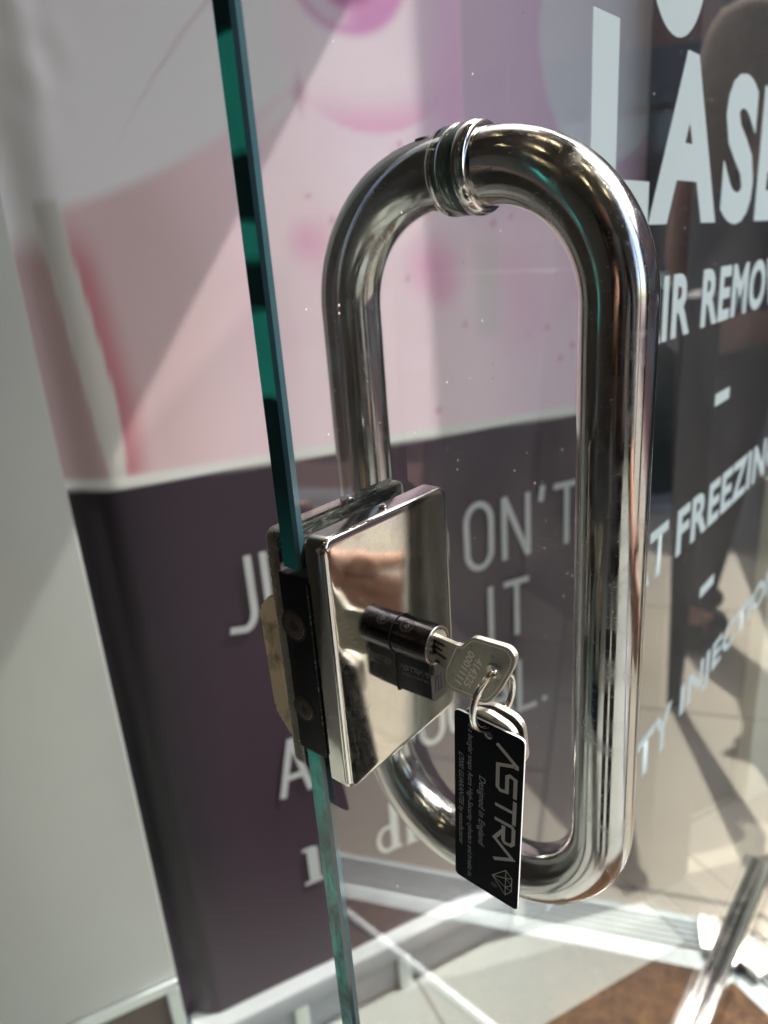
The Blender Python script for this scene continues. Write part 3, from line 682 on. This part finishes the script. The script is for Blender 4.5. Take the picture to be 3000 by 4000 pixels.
# ---- pull handles
def tube(X, Y0, Y1, Zt, Zb, R, r=16.0, seg=56):
    s = 1 if Y1 > Y0 else -1; path = [(Y0, Zt)]
    n = 28
    for k in range(n + 1): a = math.pi / 2 * k / n; path.append((Y1 - s * R + s * R * math.sin(a), Zt - R + R * math.cos(a)))
    zz = Zt - R; m = 14
    for k in range(1, m): path.append((Y1, zz + (Zb + R - zz) * k / m))
    for k in range(n + 1): a = math.pi / 2 * k / n; path.append((Y1 - s * R + s * R * math.cos(a), Zb + R - R * math.sin(a)))
    path.append((Y0, Zb)); bm = bmesh.new(); prev = None
    for i, p in enumerate(path):
        a = path[max(i - 1, 0)]; c = path[min(i + 1, len(path) - 1)]; t = Vector((0, c[0] - a[0], c[1] - a[1])).normalized(); nrm = t.cross(Vector((1, 0, 0)))
        row = [bm.verts.new((Vector((X, p[0], p[1])) + Vector((1, 0, 0)) * r * math.cos(2 * math.pi * k / seg) + nrm * r * math.sin(2 * math.pi * k / seg)) * MM) for k in range(seg)]
        if prev:
            for k in range(seg): bm.faces.new((prev[k], prev[(k + 1) % seg], row[(k + 1) % seg], row[k]))
        prev = row
    return bm
near_h = from_bm("pull_handle", tube(127.4, -0.5, -68.7, 137.5, -245, 59.3), M['steel_tube'], door)
far_h = from_bm("pull_handle", tube(130.5, DG + .5, 82.5, 138, -250, 60), M['steel_tube'], door)
def collar(parent, X, Z, y0, y1, r=19.2):
    s = 1 if y1 > y0 else -1; L_ = abs(y1 - y0)
    pr_ = [(0, 16.05), (0, r), (L_ * .25, r + .5), (L_ * .6, r + .3), (L_ * .88, r - .5), (L_, r - 1.9), (L_, 16.9), (L_ * .9, 16.3), (L_ * .9, 16.05)]
    from_bm("collar", lathe_bm(pr_, (X, y0, Z), (0, s, 0), 64, True), M['steel'], parent)
def washer(parent, X, Z, y0, y1, r):
    from_bm("washer", lathe_bm([(0, 16.05), (0, r), (abs(y1 - y0), r), (abs(y1 - y0), 16.05)], (X, min(y0, y1), Z), (0, 1, 0), 64, True), M['washer'], parent)
for Z in (137.5, -245):
    collar(near_h, 127.4, Z, -1.6, -8.0); washer(near_h, 127.4, Z, -1.55, -0.4, 18.6)
for Z in (138, -250):
    collar(far_h, 130.5, Z, DG + 2.2, DG + 6.0, 18.4); washer(far_h, 130.5, Z, DG + .3, DG + 2.1, 18.0)
from_bm("sleeve", lathe_bm([(0, 0), (0, 19.0), (DG - .4, 19.0), (DG - .4, 0)], (128.5, .2, 137.7), (0, 1, 0), 64), M['washer'], near_h)
from_bm("grub_screw", lathe_bm([(0, 0), (0, 1.2), (.8, 1.5), (.8, 3.2), (0.2, 3.5)], (128.2, DG + 17.5, 153.4), (-.15, .12, 1), 24), M['slot'], far_h)

# ---- the patch lock
lock = from_bm("lock_case", box_bm(-.8 * MM, 57 * MM, -3.6 * MM, 12.6 * MM, -91.5 * MM, -9.5 * MM, 0.0012, 3), M['black'], door)
lock["label"] = "black lock body between two polished steel cover plates"
cap_prof = [(0.0, -4.5), (0.0, -11.7), (0.12, -12.4), (0.45, -13.05), (0.95, -13.55), (1.6, -13.85), (2.4, -14.0), (3.4, -14.06)]
from_bm("cover_plate", pillow_bm(39.2, -48.6, 39.2, 56.2, 5.5, cap_prof, 10), M['plate'], lock)
bk_prof = [(0.0, 11.0), (0.0, 17.3), (0.4, 18.1), (1.2, 18.8), (2.6, 19.3), (8, 19.6), (37, 19.8)]
from_bm("cover_plate", pillow_bm(39.2, -48.8, 39.2, 55.8, 5.0, bk_prof, 8), M['steel_dull'], lock)
from_bm("gasket", join_bms([box_bm(5 * MM, 76 * MM, -4.4 * MM, -0.5 * MM, z0 * MM, z1 * MM, 0.0004, 1) for z0, z1 in ((-8.5, 5.5), (-102.5, -92.2))] + [box_bm(58.5 * MM, 76 * MM, -4.4 * MM, -0.5 * MM, -92 * MM, -8.6 * MM, 0.0004, 1)]), M['gasket'], lock)
from_bm("gasket", join_bms([box_bm(5 * MM, 76 * MM, 10.3 * MM, 10.95 * MM, z0 * MM, z1 * MM) for z0, z1 in ((-8.5, 5.5), (-102.5, -92.2))]), M['gasket'], lock)
def hexscrew(loc, axis, r, socket, mat, torx=False):
    bm = lathe_bm([(0, 0), (0, r), (1.4, r), (1.9, r * .93), (2.0, r * .86), (1.85, socket * 1.25), (1.85, socket), (0.4, socket * .95), (0.4, 0)], loc, axis, 36)
    return from_bm("screw", bm, mat, lock)
hexscrew((0.7, 6.3, -31.8), (-1, 0, 0), 6.0, 2.4, M['rust']); hexscrew((0.8, 6.4, -70.6), (-1, 0, 0), 5.2, 1.5, M['rust'])
from_bm("screw_recess", lathe_bm([(0, 0), (0, 6.9), (.25, 6.9), (.25, 0)], (-.75, 6.3, -31.8), (-1, 0, 0), 36), M['slot'], lock)
from_bm("screw_recess", lathe_bm([(0, 0), (0, 6.0), (.25, 6.0), (.25, 0)], (-.75, 6.4, -70.6), (-1, 0, 0), 36), M['slot'], lock)
hexscrew((40.8, -8.8, 6.6), (0, 0, 1), 1.9, 1.0, M['steel']); hexscrew((41.5, 13.6, 6.4), (0, 0, 1), 1.9, 1.0, M['rust'])
# worn edge strip of the body
from_bm("worn_edge", box_bm(-1.1 * MM, -.7 * MM, -4.2 * MM, -3.5 * MM, -90 * MM, -12 * MM, 0.0002, 1), M['gasket'], lock)
# beige box behind
bx = [(20.2, -25), (24, -24.4), (31.4, -32), (31.8, -36), (30.6, -80), (29.0, -82), (29.4, -84), (26.6, -86), (26.9, -87.5), (23.8, -88), (23.6, -92), (21.2, -92.4), (20.2, -90)]
bm = prism_bm(round_poly(bx, 1.2, 3), lambda p: Vector((3, p[0], p[1])) * MM, lambda p: Vector((62, p[0], p[1])) * MM, 0.0007, 2)
bxo = from_bm("thumb_turn_box", bm, M['beige'], lock)

# cylinder
XC, ZC, YF, YT = 40.7, -48.5, -12.0, -32.7
def euro():
    r = 8.5; a0 = math.degrees(math.asin(5.0 / r)); pts = []
    for k in range(41): a = rad(-90 + a0 + (360 - 2 * a0) * k / 40); pts.append((XC + r * math.cos(a), ZC + r * math.sin(a)))
    zb = ZC - 25.2
    for k in range(9): a = rad(180 + 90 * k / 8); pts.append((XC - 5 + 2 + 2 * math.cos(a), zb + 2 + 2 * math.sin(a)))
    for k in range(9): a = rad(270 + 90 * k / 8); pts.append((XC + 5 - 2 + 2 * math.cos(a), zb + 2 + 2 * math.sin(a)))
    return pts
bm = prism_bm(euro(), lambda p: Vector((p[0], YF, p[1])) * MM, lambda p: Vector((p[0], YT, p[1])) * MM, 0.0004, 2)
from_bm("cylinder", bm, M['cyl'], lock)
from_bm("cylinder_rim", lathe_bm([(0, 8.45), (.25, 8.2), (.3, 7.3), (0, 7.2), (-.3, 7.2)], (XC, YT - .05, ZC), (0, -1, 0), 56), M['cyl_face'], lock)
from_bm("cylinder_plug", lathe_bm([(0, 6.9), (.35, 6.8), (.4, 6.2), (-.2, 3.0), (-.5, 0)], (XC, YT - .1, ZC), (0, -1, 0), 56), M['cyl_face'], lock)
from_bm("cylinder_shadow_gap", lathe_bm([(0, 7.25), (.15, 7.25), (.15, 6.85), (0, 6.85)], (XC, YT - .1, ZC), (0, -1, 0), 48), M['slot'], lock)
from_bm("face_slot", join_bms([box_bm((XC - 2.6 + k * 2.0) * MM, (XC - 1.4 + k * 2.0) * MM, (YT - .12) * MM, (YT + .2) * MM, (ZC - 21.5) * MM, (ZC - 13.5) * MM) for k in range(3)]), M['slot'], lock)
from_bm("escutcheon_gap", prism_bm([(XC + (p[0] - XC) * 1.07, ZC + (p[1] - ZC) * 1.04 + .0) for p in euro()], lambda p: Vector((p[0], -14.3, p[1])) * MM, lambda p: Vector((p[0], -13.9, p[1])) * MM), M['slot'], lock)
cf = lambda x, y, o=0.0: Vector((XC - 5 - .04 - o, -x, y)) * MM      # x runs towards the camera
def astra(fr, x0, y0, sx, sy, wd):     # the wordmark, x along, y up; built in card units then scaled
    S = [([(8.1, 20.5), (14.8, 29.4), (16.3, 29.4)], 1), ([(16.6, 26.9), (19.4, 26.6), (19.4, 21.1), (31, 21.1), (31.8, 22.2)], 0)]
    return S
A_STROKES = [([(7.9, 20.3), (15.2, 29.5), (16.9, 29.5)], False), ([(15.7, 28.3), (18.5, 21.0), (30.6, 21.0), (31.9, 22.4), (31.2, 25.4), (22.9, 25.4), (21.7, 26.8), (22.6, 29.2), (32.9, 29.2)], False),
             ([(34.3, 29.3), (47.7, 29.2)], False), ([(40.9, 29.2), (40.9, 20.1)], False),
             ([(49.2, 20.1), (49.2, 28.4), (50.3, 29.2), (58.6, 29.2), (60.3, 27.9), (60.5, 25.2), (59.2, 24.4), (50.9, 24.4)], False), ([(53.4, 24.4), (60.6, 20.2), (68.0, 29.3), (73.6, 20.0)], False)]
DIA = [([(84.6, 19.6), (76.7, 26.3), (79.9, 29.3), (88.0, 29.3), (92.3, 26.3)], True), ([(76.7, 26.3), (92.3, 26.3)], False), ([(84.6, 19.6), (81.7, 26.3), (79.9, 29.3)], False), ([(84.6, 19.6), (87.4, 26.3), (88.0, 29.3)], False), ([(81.7, 26.3), (84.0, 29.3), (87.4, 26.3)], False)]
kx = 16.5 / 86.0
def cyl_map(x, y, o=0.0): return cf(16.0 + (x - 8) * kx, -62.4 + (y - 20) * kx * 1.35, o * .02)
bm = strokes_bm([(p, 1.9, c) for p, c in A_STROKES] + [(p, .7, c) for p, c in DIA], cyl_map)
flat_from_bm("maker_marking", bm, M['cyl_text'], lock)
text("serial_marking", "M-ASTM-UK0000288 6876", cf, 17.5, 31.0, -64.9, -63.7, M['cyl_text'], lock, off=0.0)
# round crest etched on top of the cylinder
def cyltop(x, y, o=0.0):
    a = rad(118) + y / 8.5; r = 8.53; return Vector((XC + r * math.cos(a), -x, ZC + r * math.sin(a))) * MM
cr = [(arc(20.6, 0, 3.1, 3.1, 0, 345, 24), .35, True), (arc(20.6, 0, 2.4, 2.4, 0, 345, 24), .15, True), ([(19.6, -1.4), (20.0, .6), (21.2, 1.5), (21.8, .3), (21.0, -.4), (21.9, -1.5)], .7, False), ([(19.4, .9), (20.3, -.3)], .4, False)]
flat_from_bm("crest_marking", strokes_bm(cr, cyltop), M['slot'], lock)

# ------------------------------------------------------------------ key in the lock
def key_thing(name, label, group=None):
    return thing(name, label, "key", group)
k1 = key_thing("key", "silver key with stamped digits turned in the black lock cylinder")
BOW = [(-36.6, -57.6), (-42.6, -44.6), (-45.7, -44.4), (-51.2, -38.6), (-67.6, -38.2), (-70.6, -41.5), (-69.4, -46.5), (-62.6, -60.0), (-57.0, -67.2), (-38.6, -66.6), (-36.0, -64.4)]
HY, HZ, HR = -60.3, -51.0, 2.5
def ring_pts(cy_, cz, r, n=24): return [(cy_ + r * math.cos(2 * math.pi * k / n), cz + r * math.sin(2 * math.pi * k / n)) for k in range(n)]
def plate_with_hole(poly, hole, xs, zin=0.0):
    """a solid plate in YZ with a round hole; xs = (x front, x back)"""
    bm = bmesh.new(); 
    for side, x in enumerate(xs):
        A = [bm.verts.new(Vector((x, p[0], p[1])) * MM) for p in poly]; B = [bm.verts.new(Vector((x, p[0], p[1])) * MM) for p in hole]
        ea = [bm.edges.new((A[k], A[(k + 1) % len(A)])) for k in range(len(A))]; eb = [bm.edges.new((B[k], B[(k + 1) % len(B)])) for k in range(len(B))]
        bmesh.ops.triangle_fill(bm, edges=ea + eb, use_beauty=True)
        if side == 0: A0, B0_ = A, B
        else:
            for L0, L1 in ((A0, A), (B0_, B)):
                for k in range(len(L0)):
                    f = bm.faces.new((L0[k], L0[(k + 1) % len(L0)], L1[(k + 1) % len(L0)], L1[k])); f.material_index = 1 if L0 is A0 else 0
    return bm
bow_r = round_poly(BOW, [0.4, .6, .8, 2.2, 2.5, 2.2, 3, 3, 3, 2.0, 1.2], 5)
XK0, XK1 = XC - 1.3, XC + 1.3
from_bm("bow", plate_with_hole(bow_r, ring_pts(HY, HZ, HR), (XK0, XK1)), [M['key'], M['knurl']], k1)
kf = lambda x, y, o=0.0: Vector((XK0 - .05 - o * .02, x, y)) * MM
# raised rim just inside the outline
cyy = sum(p[0] for p in bow_r) / len(bow_r); czz = sum(p[1] for p in bow_r) / len(bow_r)
rim = [(cyy + (p[0] - cyy) * .90, czz + (p[1] - czz) * .90) for p in bow_r]
bm = bmesh.new()
for q in ribbon(rim, .42, True): bm.faces.new([bm.verts.new(kf(p.x, p.y)) for p in q])
flat_from_bm("bow_rim", bm, M['engrave'], k1)
from_bm("hole_rim", lathe_bm([(0, HR), (.3, HR + .1), (.45, HR + .5), (.3, HR + .95), (0, HR + 1.05)], (XK0, HY, HZ), (-1, 0, 0), 32), M['key'], k1)
BL = [(-42.8, -44.9), (-42.8, -56.0), (-28.0, -54.8), (-28.0, -43.6)]
BL = [(-43.2, -44.6), (-37.0, -57.6), (-27.5, -55.3), (-27.5, -43.4)]
from_bm("blade", prism_bm(BL, lambda p: Vector((XK0 + .15, p[0], p[1])) * MM, lambda p: Vector((XK1 - .15, p[0], p[1])) * MM, 0.0002, 1), M['key'], k1)
cuts = []
for (y0, z0, y1, z1, wd) in ((-32.5, -46.0, -38.0, -46.9, 1.5), (-32.0, -48.4, -36.6, -49.4, 1.3), (-32.4, -51.0, -38.4, -52.6, 1.6), (-31.5, -53.8, -35.0, -55.4, 1.4)):
    cuts.append([(y0, z0 + wd / 2), (y1 + 1.2, z1 + wd / 2), (y1, z1), (y1 + 1.2, z1 - wd / 2), (y0, z0 - wd / 2)])
bm = bmesh.new()
for c in cuts: bm.faces.new([bm.verts.new(Vector((XK0 + .08, p[0], p[1])) * MM) for p in c])
flat_from_bm("blade_cuts", bm, M['slot'], k1)
def line_frame(a, b, up):   # text frame on the key: starts at a, runs to b
    a, b = Vector(a), Vector(b); d = (b - a).normalized(); u = Vector((-d.y, d.x))
    if u.dot(Vector(up)) < 0: u = -u
    return (lambda x, y, o=0.0: kf(a.x + d.x * x + u.x * y, a.y + d.y * x + u.y * y, o)), (b - a).length
fr1, Ln1 = line_frame((-52.9, -46.7), (-45.9, -61.4), (-1, 0)); text("stamped_number", "414325", fr1, 0, Ln1, 0, 3.5, M['engrave'], k1, off=.5, bold=.02)
fr2, Ln2 = line_frame((-49.4, -44.7), (-42.0, -61.2), (-1, 0)); text("stamped_number", "0001111", fr2, 0, Ln2, 0, 3.2, M['engrave'], k1, off=.5, bold=.02)

# ------------------------------------------------------------------ split ring
def coil_bm(c, axis, R, r, turns=2.0, pitch=1.15, seg=120, n=12):
    axis = Vector(axis).normalized(); a = Vector((0, 0, 1)); a = (a - axis * a.dot(axis)).normalized(); b = axis.cross(a); bm = bmesh.new(); prev = None
    for k in range(int(seg * turns) + 1):
        t = 2 * math.pi * k / seg; p = Vector(c) + (a * math.cos(t) + b * math.sin(t)) * R + axis * pitch * (k / seg - turns / 2)
        rd = (a * math.cos(t) + b * math.sin(t)); row = [bm.verts.new((p + rd * r * math.cos(2 * math.pi * j / n) + axis * r * .55 * math.sin(2 * math.pi * j / n) * 1.0) * MM) for j in range(n)]
        if prev:
            for j in range(n): bm.faces.new((prev[j], prev[(j + 1) % n], row[(j + 1) % n], row[j]))
        else: bm.faces.new(row)
        prev = row
    bm.faces.new(list(reversed(prev))); return bm
RC = (39.6, -60.0, -64.3)
tag(from_bm("split_ring", coil_bm(RC, (0.10, 1, 0.06), 12.3, 1.15, pitch=1.4), M['ring']), "double coil steel split ring looped through the key hole", "key ring")

# ------------------------------------------------------------------ tag card
CO = Vector((37.16, -42.62, -72.97)); CU = Vector((0.021, -0.9961, -0.0861)).normalized(); CV = Vector((0.0654, 0.0873, -0.994)); CV = (CV - CU * CV.dot(CU)).normalized(); CN = CV.cross(CU).normalized()
if CN.x > 0: CN = -CN
def card(a, b, o=0.0): return (CO + CV * a + CU * b + CN * o) * MM     # a down the card, b across it
ct = thing("key_tag", "black plastic tag card printed ASTRA hanging from the split ring", "key tag")
CW, CH = 32.6, 98.0
outl = round_poly([(0, 0), (0, CW), (CH, CW), (CH, 0)], 2.8, 7)
bm = bmesh.new(); rings = []
hole = [(6.0 + 1.7 * math.cos(2 * math.pi * k / 20), 16.2 + 1.7 * math.sin(2 * math.pi * k / 20)) for k in range(20)]
for o in (0.0, -1.0):
    A = [bm.verts.new(card(p[0], p[1], o)) for p in outl]; B = [bm.verts.new(card(p[0], p[1], o)) for p in hole]
    ea = [bm.edges.new((A[k], A[(k + 1) % len(A)])) for k in range(len(A))]; eb = [bm.edges.new((B[k], B[(k + 1) % len(B)])) for k in range(len(B))]
    bmesh.ops.triangle_fill(bm, edges=ea + eb, use_beauty=True); rings.append((A, B))
for j in (0, 1):
    for k in range(len(rings[0][j])):
        f = bm.faces.new((rings[0][j][k], rings[0][j][(k + 1) % len(rings[0][j])], rings[1][j][(k + 1) % len(rings[0][j])], rings[1][j][k])); f.material_index = 1
from_bm("card_body", bm, [M['card'], M['card_edge']], ct, False)
from_bm("hole_eyelet", lathe_bm([(0, 1.75), (.12, 1.8), (.12, 2.15), (0, 2.2)], tuple((card(6.0, 16.2, 0.0)) / MM), tuple(CN), 24), M['slot'], ct)
cfr = lambda x, y, o=0.0: card(x, y, .03 + o * .05)
flat_from_bm("wordmark", strokes_bm([(p, 1.75, c) for p, c in A_STROKES], cfr), M['card_ink'], ct)
flat_from_bm("diamond_logo", strokes_bm([(p, .34, c) for p, c in DIA], cfr), M['card_ink'], ct)
text("lettering", "Designed in England", cfr, 29.6, 70.2, 11.2, 15.3, M['card_ink_dim'], ct, shear=.25)
text("lettering", "If a burglar snaps Astra High-Security cylinders and breaks in,", cfr, 4.6, 94.4, 6.0, 9.2, M['card_ink_dim'], ct, shear=.25)
text("lettering", "\u00a37000 GUARANTEE by manufacturer", cfr, 21.9, 76.6, 1.4, 4.6, M['card_ink_dim'], ct, shear=.25)
flat_from_bm("registered_mark", strokes_bm([(arc(90.2, 20.6, 1.25, 1.25, 0, 340, 16), .16, True), ([(89.9, 20.0), (89.9, 21.2), (90.5, 21.0), (90.2, 20.6), (90.6, 20.0)], .16, False)], cfr), M['card_ink_dim'], ct)

# ------------------------------------------------------------------ spare keys hanging behind the card
for i, (dx, rot_, lab) in enumerate(((3.6, 3, "spare silver key hanging directly behind the black tag card"), (7.6, -6, "outermost spare silver key hanging behind the tag card and first spare"))):
    k = key_thing("spare_key", lab, "spare keys on the ring")
    hy, hz = 0, 0
    b0 = round_poly([(-13.0, 1.0), (-9.5, 5.0), (0, 7.4), (9.5, 5.0), (13.0, 1.0), (12.0, -15), (8.0, -21), (5, -22), (-5, -22), (-8.0, -21), (-12.0, -15)], 2.5, 4)
    bm = plate_with_hole(b0, ring_pts(0, 0, 2.4), (0, 2.5)); o = from_bm("bow", bm, [M['key'], M['knurl']], k)
    from_bm("blade", prism_bm([(-4, -21.6), (4, -21.6), (4, -46), (0, -50), (-4, -46)], lambda p: Vector((.3, p[0], p[1])) * MM, lambda p: Vector((2.2, p[0], p[1])) * MM, .0002, 1), M['key'], k)
    k.location = Vector((35.6 + dx, -57.6 - i * .8, -77.4 + i * 1.0)) * MM; k.rotation_euler = (rad(rot_), rad(-4.2), 0)
